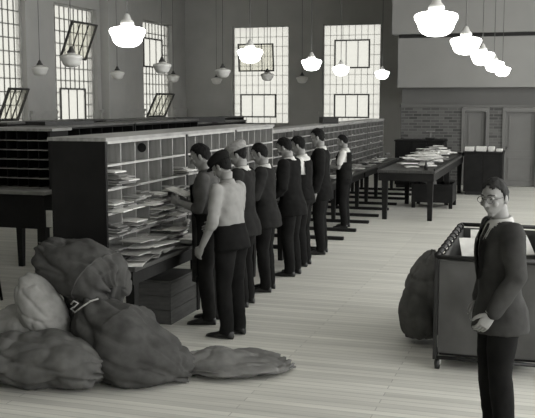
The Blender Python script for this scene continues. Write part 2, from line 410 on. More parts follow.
# ------------------------------------------------------------------ sorting cases and tables
def case_unit(x_front, y0, y1, z0, z1, depth, cols, rows, label, group, wood, edge, topm, near=True, name='sorting_case'):
    """pigeonhole case opening towards +x; origin at base, near front corner; local x back negative"""
    e = empty(name, (x_front, y0, z0), label=label, cat='sorting case', group=group)
    L = y1 - y0; Hh = z1 - z0; t = .02
    def bx(nm, lo, hi, m):
        return box_obj(nm, lo, hi, m, e)
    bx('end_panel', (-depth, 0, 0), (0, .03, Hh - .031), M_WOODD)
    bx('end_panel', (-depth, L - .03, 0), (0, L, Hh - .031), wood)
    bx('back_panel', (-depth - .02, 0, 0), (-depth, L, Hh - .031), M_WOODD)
    bx('base_board', (-depth, .03, 0), (0, L - .03, t), wood)
    bx('top_board', (-depth - .04, -.02, Hh - .03), (.02, L + (.0), Hh), topm)
    sp = (Hh - .03 - t) / rows
    me_s = None
    for i in range(1, rows):
        s = bx('shelf', (-depth, .031, t + sp * i - .007), (-.004, L - .031, t + sp * i + .007), wood)
        box = bmesh.new(); add_box(box, (-.004 + depth / 2, -(L - .062) / 2, -.003), (.006 + depth / 2, (L - .062) / 2, .017))
        link('shelf_edge', mesh_from(box, 'shelf_edge'), edge, s)
    s = bx('top_rail', (-.004, .031, Hh - .055), (.008, L - .031, Hh - .031), edge)
    bm = bmesh.new(); add_box(bm, (-depth, -.007, 0), (-.012, .007, Hh - .031 - t)); dm = mesh_from(bm, 'divider')
    for j in range(1, cols):
        y = .03 + (L - .06) * j / cols
        link('divider', dm, wood, e, (0, y, t))
    return e
def table_unit(xa, xb, y0, y1, z, label, group, legs, foot=False, topm=None):
    e = empty('work_table', ((xa + xb) / 2, (y0 + y1) / 2, 0), label=label, cat='table', group=group)
    wx = (xb - xa) / 2; wy = (y1 - y0) / 2
    box_obj('table_top', (-wx, -wy, z - .04), (wx, wy, z), topm or M_WOODM, e, .006)
    bm = bmesh.new()
    q = .05
    for lo, hi in (((-wx + q, -wy + q, z - .17), (wx - q, -wy + q + .025, z - .04)), ((-wx + q, wy - q - .025, z - .17), (wx - q, wy - q, z - .04)),
                   ((wx - q - .025, -wy + q + .025, z - .17), (wx - q, wy - q - .025, z - .04)), ((-wx + q, -wy + q + .025, z - .17), (-wx + q + .025, wy - q - .025, z - .04))):
        add_box(bm, lo, hi)
    link('apron', mesh_from(bm, 'apron'), M_WOODD, e)
    for ly in legs:
        for lx in (-wx + .11, wx - .11):
            bm = bmesh.new(); a, b = .045, .032
            zt = z - .04
            rings = []
            for zz, rr in ((zt, a), (z - .18, a), (.055 if foot else 0, b)):
                rings.append([bm.verts.new((sx * rr, sy * rr, zz)) for sx, sy in ((-1, -1), (1, -1), (1, 1), (-1, 1))])
            ring_faces(bm, rings)
            link('leg', mesh_from(bm, 'leg'), M_WOODD, e, (lx, ly, 0))
        if foot:
            box_obj('foot_bar', (-wx, ly - .04, 0), (wx + .55, ly + .04, .055), M_WOODD, e, .008)
    return e

XF = -3.72
units = [(7.05, 8.86), (8.88, 10.42), (10.44, 11.98)]
ul = ['nearest pigeonhole case with dark end panel and pale bins full of papers', 'middle pigeonhole case behind the flat-capped man', 'pigeonhole case before the gap, behind the dark-suited men']
for i, (a, b) in enumerate(units):
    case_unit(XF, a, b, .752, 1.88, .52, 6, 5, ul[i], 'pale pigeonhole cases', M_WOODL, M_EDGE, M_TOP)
    table_unit(-4.3, -3.45, a, b, .75, ['work table under the nearest pigeonhole case with wooden box beneath', 'work table under the middle pigeonhole case behind the men', 'work table under the last pale pigeonhole case'][i], 'tables under the pale cases', (-(b - a) / 2 + .15, (b - a) / 2 - .15))
# knot hole disc on the third divider of the nearest case
bm = bmesh.new(); add_tube(bm, [(0, 0, 0), (0, -.006, 0)], .045, 18)
nearcase = [o for o in COL.objects if o.name == 'sorting_case'][0]
link('finger_hole', mesh_from(bm, 'finger_hole'), M_HOLE, nearcase, (-.075, .03 + 1.75 * 3 / 6 - .009, 1.0), label='black round finger hole in pale divider')
# far cases with small bins
FX = -4.1
fu = [12.3 + 2.06 * i for i in range(6)]
fl = ['first small-bin case beyond the pale cases, behind the tall suited man', 'small-bin case behind the man in white sleeves', 'third small-bin case along the far row with black box on top', 'fourth small-bin case along the far row', 'last small-bin case at the far end of the row']
for i in range(5):
    a, b = fu[i], fu[i + 1] - .02
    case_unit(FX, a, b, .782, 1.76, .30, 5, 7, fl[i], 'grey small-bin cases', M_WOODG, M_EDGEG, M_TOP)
    table_unit(-4.65, -3.68, a, b, .78, ['work table under the %s small-bin case of the far row' % s for s in ('first', 'second', 'third', 'fourth', 'fifth and last')][i], 'tables under the small-bin cases', (-.55, .55), True)
# rows of cases behind, seen over the top (their dark backs)
bl = ['dark-backed case seen over the nearest case at the left', 'dark-backed case in the second row, middle', 'dark-backed case in the second row before the end wall window']
for i, (xf, a, b, top) in enumerate(((-6.3, 10.2, 12.9, 1.87), (-6.3, 12.95, 15.6, 1.87), (-6.6, 16.2, 19.2, 1.78))):
    case_unit(xf, a, b, .752, top, .5, 8, 5, bl[i], 'second row of cases', M_WOODD, M_WOODD, mat('dark_case_top', 0.09, .5, .3))
    table_unit(xf - .55, xf + .3, a, b, .75, 'dark table under the ' + ['left', 'middle', 'farthest'][i] + ' case of the second row', 'second row tables', (-1.2, 1.2))
for i, (xf, a, b, top) in enumerate(((-9.0, 13.5, 17.0, 1.83), (-9.0, 17.1, 21.0, 1.80), (-9.0, 21.1, 26.0, 1.75))):
    case_unit(xf, a, b, .752, top, .5, 8, 5, 'dark-topped case in the third row, ' + ['nearest the left edge', 'below the corner window', 'below the dark end wall'][i], 'third row of cases', M_WOODD, M_WOODD, mat('dark_case_top', 0.09))
    table_unit(xf - .55, xf + .3, a, b, .75, 'dark table under the third row case ' + ['at the left', 'in the middle', 'at the far end'][i], 'third row tables', (-1.5, 1.5))
# trays and boxes on the case tops
def tray(x, y, z, lx, ly, lz, label, rz=0):
    e = empty('mail_tray', (x, y, z + .001), rz, label=label, cat='tray', group='dark trays on the case tops')
    t = .02
    box_obj('tray_bottom', (-lx / 2, -ly / 2, 0), (lx / 2, ly / 2, t), M_IRON, e)
    for lo, hi in (((-lx / 2, -ly / 2, t), (lx / 2, -ly / 2 + t, lz)), ((-lx / 2, ly / 2 - t, t), (lx / 2, ly / 2, lz)), ((-lx / 2, -ly / 2 + t, t), (-lx / 2 + t, ly / 2 - t, lz)), ((lx / 2 - t, -ly / 2 + t, t), (lx / 2, ly / 2 - t, lz))):
        box_obj('tray_side', lo, hi, M_IRON, e)
tray(-4.3, 17.6, 1.76, .30, .8, .12, 'black tray on top of the far case before the window', 0.35)
tray(-6.85, 17.0, 1.78, .4, 1.0, .1, 'black tray on second row case below the small lamps', -1.0)
tray(-4.35, 13.0, 1.76, .35, 1.0, .09, 'low black tray on the far case beside the gap', 0.2)
tray(-6.6, 11.2, 1.87, .4, .9, .05, 'flat black tray on second row case near the left edge', -.3)

# letter case at the left facing the camera, its desk and stool
e = empty('letter_case', (-6.0, 9.0, 1.2), label='dark letter case with thin pale shelf edges at the left edge', cat='letter case')
for nm, lo, hi, m in (('end_panel', (-.62, 0, 0), (-.59, .4, .66), M_WOODD), ('end_panel', (.53, 0, 0), (.56, .4, .66), M_WOODD), ('back_panel', (-.59, .38, 0), (.53, .4, .66), M_WOODD), ('top_board', (-.65, -.02, .66), (.6, .42, .69), M_TOP)):
    box_obj(nm, lo, hi, m, e)
for i in range(6):
    s = box_obj('shelf', (-.589, .012, .005 + i * .108), (.529, .379, .017 + i * .108), M_WOODD, e)
    bm = bmesh.new(); add_box(bm, (-.559, -.20, 0), (.559, -.184, .011)); link('shelf_edge', mesh_from(bm, 'shelf_edge'), M_EDGEG, s)
for j in range(1, 8):
    box_obj('divider', (-.59 + 1.12 * j / 8 - .004, .02, 0), (-.59 + 1.12 * j / 8 + .004, .379, .655), M_WOODD, e)
e = empty('desk', (-6.0, 9.0, 0), label='dark desk carrying the letter case at the left edge', cat='desk')
box_obj('desk_top', (-.7, -.25, 1.155), (.62, .5, 1.195), M_EDGEG, e, .005)
box_obj('desk_front', (-.6, -.1, .75), (.52, .42, 1.154), M_WOODD, e)
for lx in (-.6, .5):
    for ly in (-.1, .4):
        box_obj('leg', (lx - .05, ly - .05, 0), (lx + .05, ly + .05, 1.154), M_WOODD, e)
box_obj('notice_card', (-5.449, 8.88, .78), (-5.37, 8.89, .97), M_PAPER, label='small white upright card fixed to the desk leg beside the nearest case', cat='card')
e = empty('stool', (-5.95, 8.35, 0), label='dark stool with foot rails at the left edge', cat='stool')
bm = bmesh.new(); add_lathe(bm, [(.10, .66), (.17, .67), (.175, .69), (.165, .71), (.05, .715)], 20); link('seat', mesh_from(bm, 'seat', True), M_WOODD, e)
for a in range(4):
    c, s_ = math.cos(a * PI / 2 + .6), math.sin(a * PI / 2 + .6)
    bm = bmesh.new(); add_tube(bm, [(c * .12, s_ * .12, .665), (c * .2, s_ * .2, 0)], [.018, .016], 8); link('leg', mesh_from(bm, 'leg', True), M_WOODD, e)
    c2, s2 = math.cos((a + 1) * PI / 2 + .6), math.sin((a + 1) * PI / 2 + .6)
    bm = bmesh.new(); add_tube(bm, [(c * .175, s_ * .175, .2), (c2 * .175, s2 * .175, .2)], .011, 6); link('rail', mesh_from(bm, 'rail', True), M_WOODD, e)

# long table in the aisle
e = empty('long_table', (-2.57, 16.5, 0), label='long dark table heaped with white papers in the aisle', cat='table')
TL = 5.6; TW = .53; TZ = .93
box_obj('table_top', (-TW, 0, TZ - .05), (TW, TL, TZ), M_WOODM, e, .006)
for lo, hi in (((-TW + .02, .03, TZ - .2), (TW - .02, .06, TZ - .05)), ((-TW + .02, TL - .06, TZ - .2), (TW - .02, TL - .03, TZ - .05)), ((TW - .05, .06, TZ - .2), (TW - .02, TL - .06, TZ - .05)), ((-TW + .02, .06, TZ - .2), (-TW + .05, TL - .06, TZ - .05))):
    box_obj('apron_board', lo, hi, M_WOODD, e)
for ly in (.12, 2.8, 5.48):
    for lx in (-.40, .44):
        bm = bmesh.new(); rings = []
        for zz, rr in ((TZ - .055, .055), (TZ - .22, .055), (0, .04)):
            rings.append([bm.verts.new((sx * rr, sy * rr, zz)) for sx, sy in ((-1, -1), (1, -1), (1, 1), (-1, 1))])
        ring_faces(bm, rings); link('leg', mesh_from(bm, 'leg'), M_WOODD, e, (lx, ly, 0))
for lo, hi in (((-TW, 0, TZ), (-TW + .02, TL, TZ + .04)), ((TW - .02, 0, TZ), (TW, TL, TZ + .04)), ((-TW + .02, TL - .02, TZ), (TW - .02, TL, TZ + .04))):
    box_obj('rim_strip', lo, hi, M_WOODD, e)
# crate with sack under the long table
e = empty('crate_stand', (-2.35, 19.0, 0), label='dark open crate on short legs under the long table', cat='crate')
for lo, hi in (((-.42, -.4, .12), (.42, -.37, .5)), ((-.42, .37, .12), (.42, .4, .5)), ((-.42, -.37, .12), (-.39, .37, .5)), ((.39, -.37, .12), (.42, .37, .5))):
    box_obj('crate_side', lo, hi, M_WOODD, e)
box_obj('crate_bottom', (-.39, -.37, .12), (.39, .37, .15), M_WOODD, e)
for lx in (-.38, .38):
    for ly in (-.36, .36): box_obj('leg', (lx - .035, ly - .035, 0), (lx + .035, ly + .035, .119), M_WOODD, e)
# counters in front of the brick wall
def counter(x0, x1, y0, y1, z, label, npan):
    e = empty('counter', ((x0 + x1) / 2, y0, 0), label=label, cat='counter')
    w_ = (x1 - x0) / 2; d = y1 - y0
    box_obj('counter_top', (-w_ - .02, -.03, z - .04), (w_ + .02, d, z), M_WOODD, e, .005)
    box_obj('carcass', (-w_, 0, .08), (w_, d, z - .041), M_WOODD, e)
    box_obj('plinth', (-w_ + .03, .03, 0), (w_ - .03, d, .079), M_IRON, e)
    for i in range(npan):
        a = -w_ + 2 * w_ * i / npan + .02; b = -w_ + 2 * w_ * (i + 1) / npan - .02
        box_obj('front_panel', (a, -.012, .12), (b, -.001, z - .08), M_WOODD, e)
counter(-3.85, -2.62, 22.9, 23.6, 1.22, 'low dark counter against the brick wall left of the door', 3)
counter(-2.0, -1.12, 21.6, 22.4, 1.02, 'dark cabinet with white ledgers on top right of the long table', 2)
for i, (a, b) in enumerate(((-2.0, -1.78), (-1.74, -1.5), (-1.46, -1.32), (-1.28, -1.14))):
    box_obj('ledger', (a, 21.75, 1.021), (b, 22.05, 1.021 + (.10, .11, .11, .06)[i]), M_PAPER, label='white ledger on the dark cabinet, %s from the left' % ('first', 'second', 'third', 'fourth')[i], cat='book', group='ledgers on the dark cabinet', bevel=.006)
e = empty('scale', (-3.0, 23.2, 1.221), label='small upright scale on the dark counter', cat='scale')
box_obj('scale_base', (-.12, -.08, 0), (.12, .08, .05), M_IRON, e, .01)
bm = bmesh.new(); add_tube(bm, [(0, 0, .05), (0, 0, .2)], .02, 8); link('scale_post', mesh_from(bm, 'scale_post', True), M_EDGEG, e)
box_obj('scale_plate', (-.1, -.1, .2), (.1, .1, .215), M_EDGEG, e)

# wooden box under the nearest table
e = empty('wooden_box', (-3.74, 8.35, 0), label='grey slatted wooden box on the floor under the nearest table', cat='box')
bw, bd, bh = .2, .34, .42
for sx in (-1, 1):
    for k in range(3):
        box_obj('side_board', (sx * bw - (.015 if sx > 0 else 0), -bd, .012 + k * .136), (sx * bw + (.015 if sx < 0 else 0), bd, .012 + k * .136 + .13), M_CRATE, e)
for sy in (-1, 1):
    for k in range(3):
        box_obj('end_board', (-bw + .016, sy * bd - (.015 if sy > 0 else 0), .012 + k * .136), (bw - .016, sy * bd + (.015 if sy < 0 else 0), .012 + k * .136 + .13), M_CRATE, e)
box_obj('bottom_board', (-bw, -bd, 0), (bw, bd, .011), M_CRATE, e)
for k in range(2): box_obj('lid_board', (-bw + k * bw + .002, -bd, .42), (k * bw - .002, bd, .435), M_CRATE, e)

# ------------------------------------------------------------------ mail
rnd = random.Random(7)
def sheet_mesh(lx, ly, t, bend, seed):
    bm = bmesh.new(); n = 6; rr = random.Random(seed)
    top = []; bot = []
    ph = rr.uniform(0, 6)
    for i in range(n + 1):
        u = i / n
        z = bend * (math.sin(u * PI) * .6 + .4 * math.sin(u * 5 + ph) * .5 + .2)
        tr = []; br_ = []
        for s in (-.5, .5):
            zz = z + bend * .25 * s * rr.uniform(-1, 1)
            tr.append(bm.verts.new((s * lx, (u - .5) * ly, max(0, zz) + t))); br_.append(bm.verts.new((s * lx, (u - .5) * ly, max(0, zz))))
        top.append(tr); bot.append(br_)
    for i in range(n):
        bm.faces.new((top[i][0], top[i][1], top[i + 1][1], top[i + 1][0]))
        bm.faces.new((bot[i][0], bot[i + 1][0], bot[i + 1][1], bot[i][1]))
        bm.faces.new((top[i][0], top[i + 1][0], bot[i + 1][0], bot[i][0]))
        bm.faces.new((top[i][1], bot[i][1], bot[i + 1][1], top[i + 1][1]))
    bm.faces.new((top[0][0], bot[0][0], bot[0][1], top[0][1])); bm.faces.new((top[n][0], top[n][1], bot[n][1], bot[n][0]))
    return mesh_from(bm, 'sheet')
def roll_mesh(r, L, seed):
    bm = bmesh.new(); add_tube(bm, [(0, -L / 2, r * .8), (0, 0, r * .85), (0, L / 2, r * .8)], [(r, r * .8)] * 3, 12)
    return mesh_from(bm, 'roll', True)
SHEETS = []
for k in range(12):
    m_ = (M_PAPER, M_PAPER2, M_PAPER3, M_PAPER2)[k % 4]
    me = sheet_mesh(rnd.uniform(.15, .25), rnd.uniform(.22, .34), rnd.uniform(.006, .016), rnd.uniform(.004, .018), k); me.materials.append(m_); SHEETS.append(me)
ROLLS = []
for k in range(4):
    me = roll_mesh(rnd.uniform(.022, .034), rnd.uniform(.22, .32), k); me.materials.append((M_PAPER2, M_PAPER3)[k % 2]); ROLLS.append(me)
HUE = {M_PAPER.name: 'white', M_PAPER2.name: 'grey', M_PAPER3.name: 'dark manila'}
def hue(me): return HUE[me.materials[0].name]
def tall(me): return max(v.co.z for v in me.vertices)
class Heap:
    """a height map, so that each piece comes to rest on those under it"""
    def __init__(self, base): self.h = {}; self.base = base
    def rest(self, me, x, y, rz, sc=(1, 1, 1)):
        bx_ = max(abs(v.co.x) for v in me.vertices) * sc[0]; by_ = max(abs(v.co.y) for v in me.vertices) * sc[1]; q = .025
        c, s_ = math.cos(rz), math.sin(rz); cells = set()
        nx, ny = int(bx_ * 2 / q) + 2, int(by_ * 2 / q) + 2
        for i in range(nx + 1):
            for j in range(ny + 1):
                a = -bx_ + 2 * bx_ * i / nx; b = -by_ + 2 * by_ * j / ny
                cells.add((round((x + a * c - b * s_) / q), round((y + a * s_ + b * c) / q)))
        z = max(self.h.get(k, self.base) for k in cells) + .0015
        for k in cells: self.h[k] = z + tall(me) * sc[2]
        return z
def put(me, x, y, z, rz, tilt, label, cat, group, name):
    o = link(name, me, None, None, (x, y, z), (tilt, 0, rz), label=label, cat=cat, group=group); return o
# letters in the bins of the nearest case: row from the bottom 0..4, columns 0..5
L0 = 8.86 - 7.05; cw = (L0 - .06) / 6; sp = (1.128 - .05) / 5
ordn = ['bottom', 'second', 'third', 'fourth', 'top']
stock = {(0, 0): 3, (0, 1): 2, (0, 2): 5, (0, 3): 6, (0, 4): 6, (0, 5): 5, (1, 0): 3, (1, 1): 4, (1, 2): 3, (1, 3): 6, (1, 4): 6, (1, 5): 6, (2, 0): 3, (2, 1): 4, (2, 2): 4, (2, 3): 3, (2, 4): 4, (2, 5): 3, (3, 0): 5, (3, 1): 1, (3, 5): 2}
for (r, c), n in stock.items():
    z = .752 + .02 + sp * r + .010
    for k in range(n + 2):
        me = SHEETS[rnd.randrange(12)]
        yy = 7.05 + .03 + cw * (c + .5) + rnd.uniform(-.02, .02)
        put(me, XF - .09 + rnd.uniform(-.05, .08), yy, z, R(90) + rnd.uniform(-.12, .12), 0,
            '%s letter up in the %s bin of the %s row, nearest case' % (['lowest', 'second', 'third', 'fourth', 'fifth', 'sixth', 'seventh', 'eighth'][k], ['first', 'second', 'third', 'fourth', 'fifth', 'sixth'][c], ordn[r]), 'mail', 'mail in the bins of the nearest case', 'letter').scale = (1, 1, 1)
        z += tall(me) + .003
        if z > .752 + .02 + sp * (r + 1) - .045: break
# heap on the ledge
hp_ = Heap(.752)
for k in range(80):
    roll = k % 5 == 4
    me = ROLLS[rnd.randrange(4)] if roll else SHEETS[rnd.randrange(12)]
    y = 7.21 + ((k * .618) % 1.0) * 1.46; x = XF + .16 + rnd.uniform(-.02, .06); rz = rnd.uniform(-.35, .35); sc = (1, 1, 1) if roll else (1, 1, .6)
    z = hp_.rest(me, x, y, rz, sc)
    if z > .95: continue
    put(me, x, y, z, rz, 0, '%s %s heaped on the ledge of the nearest pigeonhole case' % (hue(me), 'rolled paper' if roll else 'mail piece'), 'mail', 'mail on the nearest ledge', 'rolled_paper' if roll else 'letter').scale = sc
# mail on the far ledges
hp_ = Heap(.782)
for k in range(44):
    y = 14.6 + rnd.random() * 7.6; x = FX + .2 + rnd.uniform(0, .08)
    roll = k % 5 == 4
    me = ROLLS[rnd.randrange(4)] if roll else SHEETS[rnd.randrange(12)]; rz = rnd.uniform(-.35, .35)
    put(me, x, y, hp_.rest(me, x, y, rz), rz, 0, '%s %s lying on the ledge of the far small-bin cases' % (hue(me), 'rolled paper' if roll else 'mail piece'), 'mail', 'mail on the far ledges', 'rolled_paper' if roll else 'letter')
for i in range(5):   # a few bits in the small bins
    for k in range(9):
        y = fu[i] + .2 + rnd.random() * 1.6; r = rnd.randrange(0, 6)
        spf = (.978 - .05) / 7; cwf = (2.04 - .06) / 5; j = rnd.randrange(5)
        put(SHEETS[(k * 5 + i) % 12], FX - .12, fu[i] + .03 + cwf * (j + .5), .782 + .02 + spf * r + .012, rnd.uniform(-.2, .2), 0,
            '%s mail piece tucked into a bin of the far small-bin cases' % hue(SHEETS[(k * 5 + i) % 12]), 'mail', 'mail in the far bins', 'letter').scale = (.8, .55, .8)
# white papers heaped on the long table
hp_ = Heap(.931)
for k in range(110):
    me = SHEETS[(0, 4, 8, 0, 4, 8, 1)[rnd.randrange(7)]]; sc = (1.15, 1.05, 1.3)
    u = min(1.0, k / 90.0) * .16
    y = 17.35 + u * 2 + rnd.random() * (4.25 - u * 4); x = -2.50 + rnd.uniform(-.34 + u, .34 - u); rz = rnd.uniform(-1.5, 1.5)
    z = hp_.rest(me, x, y, rz, sc)
    if z > 1.17: continue
    put(me, x, y, z, rz, 0, '%s mail piece heaped on the long dark table' % hue(me), 'mail', 'mail on the long table', 'letter').scale = sc
# small upright on table's near edge
bm = bmesh.new(); add_lathe(bm, [(.03, 0), (.032, .08), (.02, .1), (.012, .15), (.016, .17)], 12)
link('ink_bottle', mesh_from(bm, 'ink_bottle', True), M_IRON, None, (-2.24, 16.8, .931), label='small dark bottle at the near end of the long table', cat='bottle')

# ------------------------------------------------------------------ canvas sacks
def sack(name, label, group, pts, rads, m, seed, amp=.03, fold=.012, nfold=9, n=96, sub=14, floor=True, squash=0.0, parent=None, loc=(0, 0, 0), cat='sack', seams=()):
    """lofted cloth bag: pts (centre line, world), rads (a sideways, b upwards)"""
    P = [Vector(p) for p in pts]
    # catmull-rom
    def cr(a, b, c, d, t): return 0.5 * ((2 * b) + (c - a) * t + (2 * a - 5 * b + 4 * c - d) * t * t + (3 * b - a - 3 * c + d) * t ** 3)
    PP = []; RR = []
    ex = [P[0] * 2 - P[1]] + P + [P[-1] * 2 - P[-2]]
    er = [Vector(r) for r in rads]; er = [er[0]] + er + [er[-1]]
    for i in range(1, len(ex) - 2):
        for k in range(sub):
            t = k / sub
            PP.append(cr(ex[i - 1], ex[i], ex[i + 1], ex[i + 2], t)); r = cr(er[i - 1], er[i], er[i + 1], er[i + 2], t); RR.append((max(.004, r.x), max(.004, r.y)))
    PP.append(P[-1]); RR.append((rads[-1][0], rads[-1][1]))
    c0 = Vector((sum(p.x for p in PP) / len(PP), sum(p.y for p in PP) / len(PP), 0))
    bm = bmesh.new()
    add_tube(bm, [p - c0 for p in PP], RR, n)
    bm.normal_update()
    so = Vector((seed * 3.7, seed * 1.3, seed * 7.1))
    disp = []
    bm.verts.ensure_lookup_table()
    nr = len(PP); rmax = max(max(r) for r in RR)
    for idx, v in enumerate(bm.verts):
        p = v.co
        ri = min(nr - 1, idx // n); th = 2 * PI * (idx % n) / n
        wv = Vector((noise.noise(p * 2.1 + so), noise.noise(p * 2.1 + so * 1.7), noise.noise(p * 2.1 - so))) * .35
        d = amp * noise.noise(p * 2.6 + so) * 1.4 + amp * .5 * noise.noise(p * 6.5 + so)
        pw = p + wv * .5
        u = ri / sub
        ct, st = math.cos(th), math.sin(th)
        r1 = 1 - min(1, abs(noise.noise(Vector((ct * 1.9 + wv.x, st * 1.9 + wv.y, u * .55)) + so)) * 2.6)      # folds running along the bag
        r2 = 1 - min(1, abs(noise.noise(Vector((pw.x * 1.6 + pw.z * 4.5, pw.y * 1.6 - pw.z * 3.5, pw.z * 1.5)) - so)) * 3.2)   # slack diagonal folds
        r3 = 1 - min(1, abs(noise.noise(Vector((pw.x * 9 + pw.y * 3, pw.y * 4, pw.z * 5)) + so * 3)) * 4)
        d += fold * (.75 * r1 ** 2.5 + .8 * r2 ** 2.5 + .16 * r3 ** 2) - fold * .4
        gath = max(0.0, 1 - max(RR[ri]) / (rmax * .95))
        d += fold * .9 * gath * math.sin(th * nfold + 3 * noise.noise(p * 3 + so)) * min(1, max(RR[ri]) / .08)
        d += .003 * noise.noise(p * 24 + so)
        disp.append(v.normal * d)
    for v, d in zip(bm.verts, disp):
        v.co += d
        if floor and v.co.z < .006:
            v.co.z = .006 + .004 * abs(noise.noise(v.co * 9 + so))
    bm.verts.ensure_lookup_table()
    seam_pts = [[bm.verts[int(f * (nr - 1)) * n + k % n].co.copy() for k in range(n + 1)] for f in seams]
    me = mesh_from(bm, name, True)
    o = link(name, me, m, parent, c0 + Vector(loc), label=label, cat=cat, group=group)
    for sp_ in seam_pts:
        b2 = bmesh.new(); add_tube(b2, sp_, .008, 6, False); link('seam', mesh_from(b2, 'seam', True), m, o)
    return o, c0
def rope(parent, c0, pts, r=.007, name='tie_cord'):
    bm = bmesh.new(); add_tube(bm, [Vector(p) - c0 for p in pts], r, 8)
    link(name, mesh_from(bm, name, True), M_ROPE, parent)
def loop(c, rx, ry, ax, n=20, tail=None):
    c = Vector(c); ax = Vector(ax).normalized(); s = ax.cross(Vector((0, 0, 1))).normalized(); u = s.cross(ax)
    return [c + s * math.cos(2 * PI * k / n) * rx + u * math.sin(2 * PI * k / n) * ry for k in range(n + 1)]
G = 'canvas mail sacks in the foreground pile'
# big dark sack whose loose end trails along the floor
big, c0 = sack('mail_sack', 'large dark canvas sack tied at the neck, centre of the pile', G,
     [(-3.60, 6.40, .64), (-3.55, 6.38, .61), (-3.46, 6.36, .50), (-3.30, 6.32, .34), (-3.12, 6.30, .27), (-2.94, 6.34, .20), (-2.80, 6.42, .12), (-2.70, 6.47, .075)],
     [(.03, .03), (.07, .06), (.20, .18), (.31, .30), (.34, .29), (.28, .21), (.20, .11), (.15, .055)], M_CANVAS, 3, .035, .034, 8)
rope(big, c0, loop((-3.55, 6.38, .61), .085, .075, (1, -.1, -.8)))
sack('flat_sack', 'empty flat sack end trailing flat on the floor toward the centre', G,
     [(-2.80, 6.52, .08), (-2.70, 6.58, .075), (-2.56, 6.68, .075), (-2.38, 6.83, .065), (-2.20, 6.98, .05), (-2.09, 7.08, .03)],
     [(.12, .06), (.22, .07), (.34, .08), (.38, .07), (.33, .05), (.18, .02)], mat('worn_pale_canvas', 0.15, 0.95, 0.25, 7, 0.25, spec=0.1, detail=7), 12, .03, .028, 10)
# upper sack resting on the pile
up, c0 = sack('mail_sack', 'dark canvas sack on top of the pile against the case end', G,
     [(-4.10, 6.60, .92), (-4.04, 6.60, .92), (-3.90, 6.58, .88), (-3.70, 6.54, .80), (-3.52, 6.50, .72), (-3.40, 6.46, .66), (-3.34, 6.44, .64)],
     [(.09, .09), (.17, .13), (.24, .18), (.28, .24), (.28, .26), (.21, .21), (.08, .08)], M_CANVAS, 5, .04, .034, 8, floor=False, seams=(.66,))
rope(up, c0, [(-3.60, 6.20, .60), (-3.56, 6.17, .635), (-3.52, 6.17, .62), (-3.55, 6.16, .59), (-3.59, 6.17, .57), (-3.54, 6.15, .55), (-3.49, 6.16, .59), (-3.42, 6.18, .64), (-3.36, 6.20, .66)])
# pale sack between
sack('mail_sack', 'pale canvas sack squeezed between the dark sacks', G,
     [(-4.10, 6.32, .72), (-4.06, 6.31, .70), (-3.99, 6.29, .62), (-3.88, 6.25, .48), (-3.78, 6.22, .36), (-3.72, 6.20, .27)],
     [(.05, .05), (.12, .11), (.17, .15), (.18, .17), (.16, .15), (.06, .06)], M_CANVASL, 8, .02, .018, 8, floor=False)
# lower left sacks
sack('mail_sack', 'mid grey canvas sack lying at the front left of the pile', G,
     [(-4.14, 5.88, .17), (-4.06, 5.89, .19), (-3.90, 5.92, .21), (-3.65, 5.95, .22), (-3.42, 5.98, .19), (-3.26, 6.0, .15), (-3.19, 6.0, .12)],
     [(.06, .06), (.17, .15), (.23, .20), (.26, .22), (.24, .18), (.16, .13), (.05, .05)], M_CANVASM, 21, .04, .036, 9)
sack('mail_sack', 'pale canvas sack lying under the others at the left edge', G,
     [(-4.45, 6.38, .22), (-4.36, 6.37, .24), (-4.18, 6.33, .27), (-3.98, 6.30, .27), (-3.84, 6.28, .25), (-3.8, 6.27, .2)],
     [(.06, .06), (.2, .17), (.25, .24), (.26, .24), (.2, .2), (.06, .06)], M_CANVASL, 31, .03, .03, 9)
sack('mail_sack', 'dark grey canvas sack end at the lower left corner of the pile', G,
     [(-4.70, 5.9, .14), (-4.60, 5.92, .16), (-4.45, 5.95, .19), (-4.25, 5.97, .18), (-4.10, 5.98, .13)],
     [(.05, .05), (.17, .14), (.22, .19), (.2, .17), (.06, .06)], M_CANVAS, 41, .03, .03, 9)
sack('mail_sack', 'dark canvas sack standing behind the pile at the left', G,
     [(-4.34, 6.85, .05), (-4.34, 6.85, .12), (-4.32, 6.84, .3), (-4.29, 6.83, .5), (-4.27, 6.82, .62), (-4.26, 6.82, .66)],
     [(.14, .1), (.17, .13), (.16, .13), (.13, .11), (.07, .07), (.03, .03)], M_CANVASD, 51, .02, .015, 9)
# sack under the long table crate
sack('mail_sack', 'pale sack stuffed in the crate under the long table', None,
     [(-2.5, 18.95, .19), (-2.48, 18.95, .3), (-2.46, 18.95, .48), (-2.44, 18.95, .6), (-2.43, 18.95, .64)],
     [(.08, .08), (.16, .16), (.17, .17), (.11, .11), (.03, .03)], M_CANVASM, 61, .02, .01, floor=False, n=32, sub=6)
# sack leaning on the hamper
o, c0 = sack('mail_sack', 'grey canvas sack slumped against the hamper on the right', None,
     [(-1.10, 8.12, .05), (-1.10, 8.12, .12), (-1.11, 8.13, .28), (-1.09, 8.17, .50), (-1.05, 8.23, .68), (-1.03, 8.29, .80), (-1.02, 8.31, .85)],
     [(.13, .14), (.17, .18), (.18, .18), (.175, .17), (.14, .13), (.08, .06), (.03, .02)], M_CANVASM, 71, .03, .022, 13)

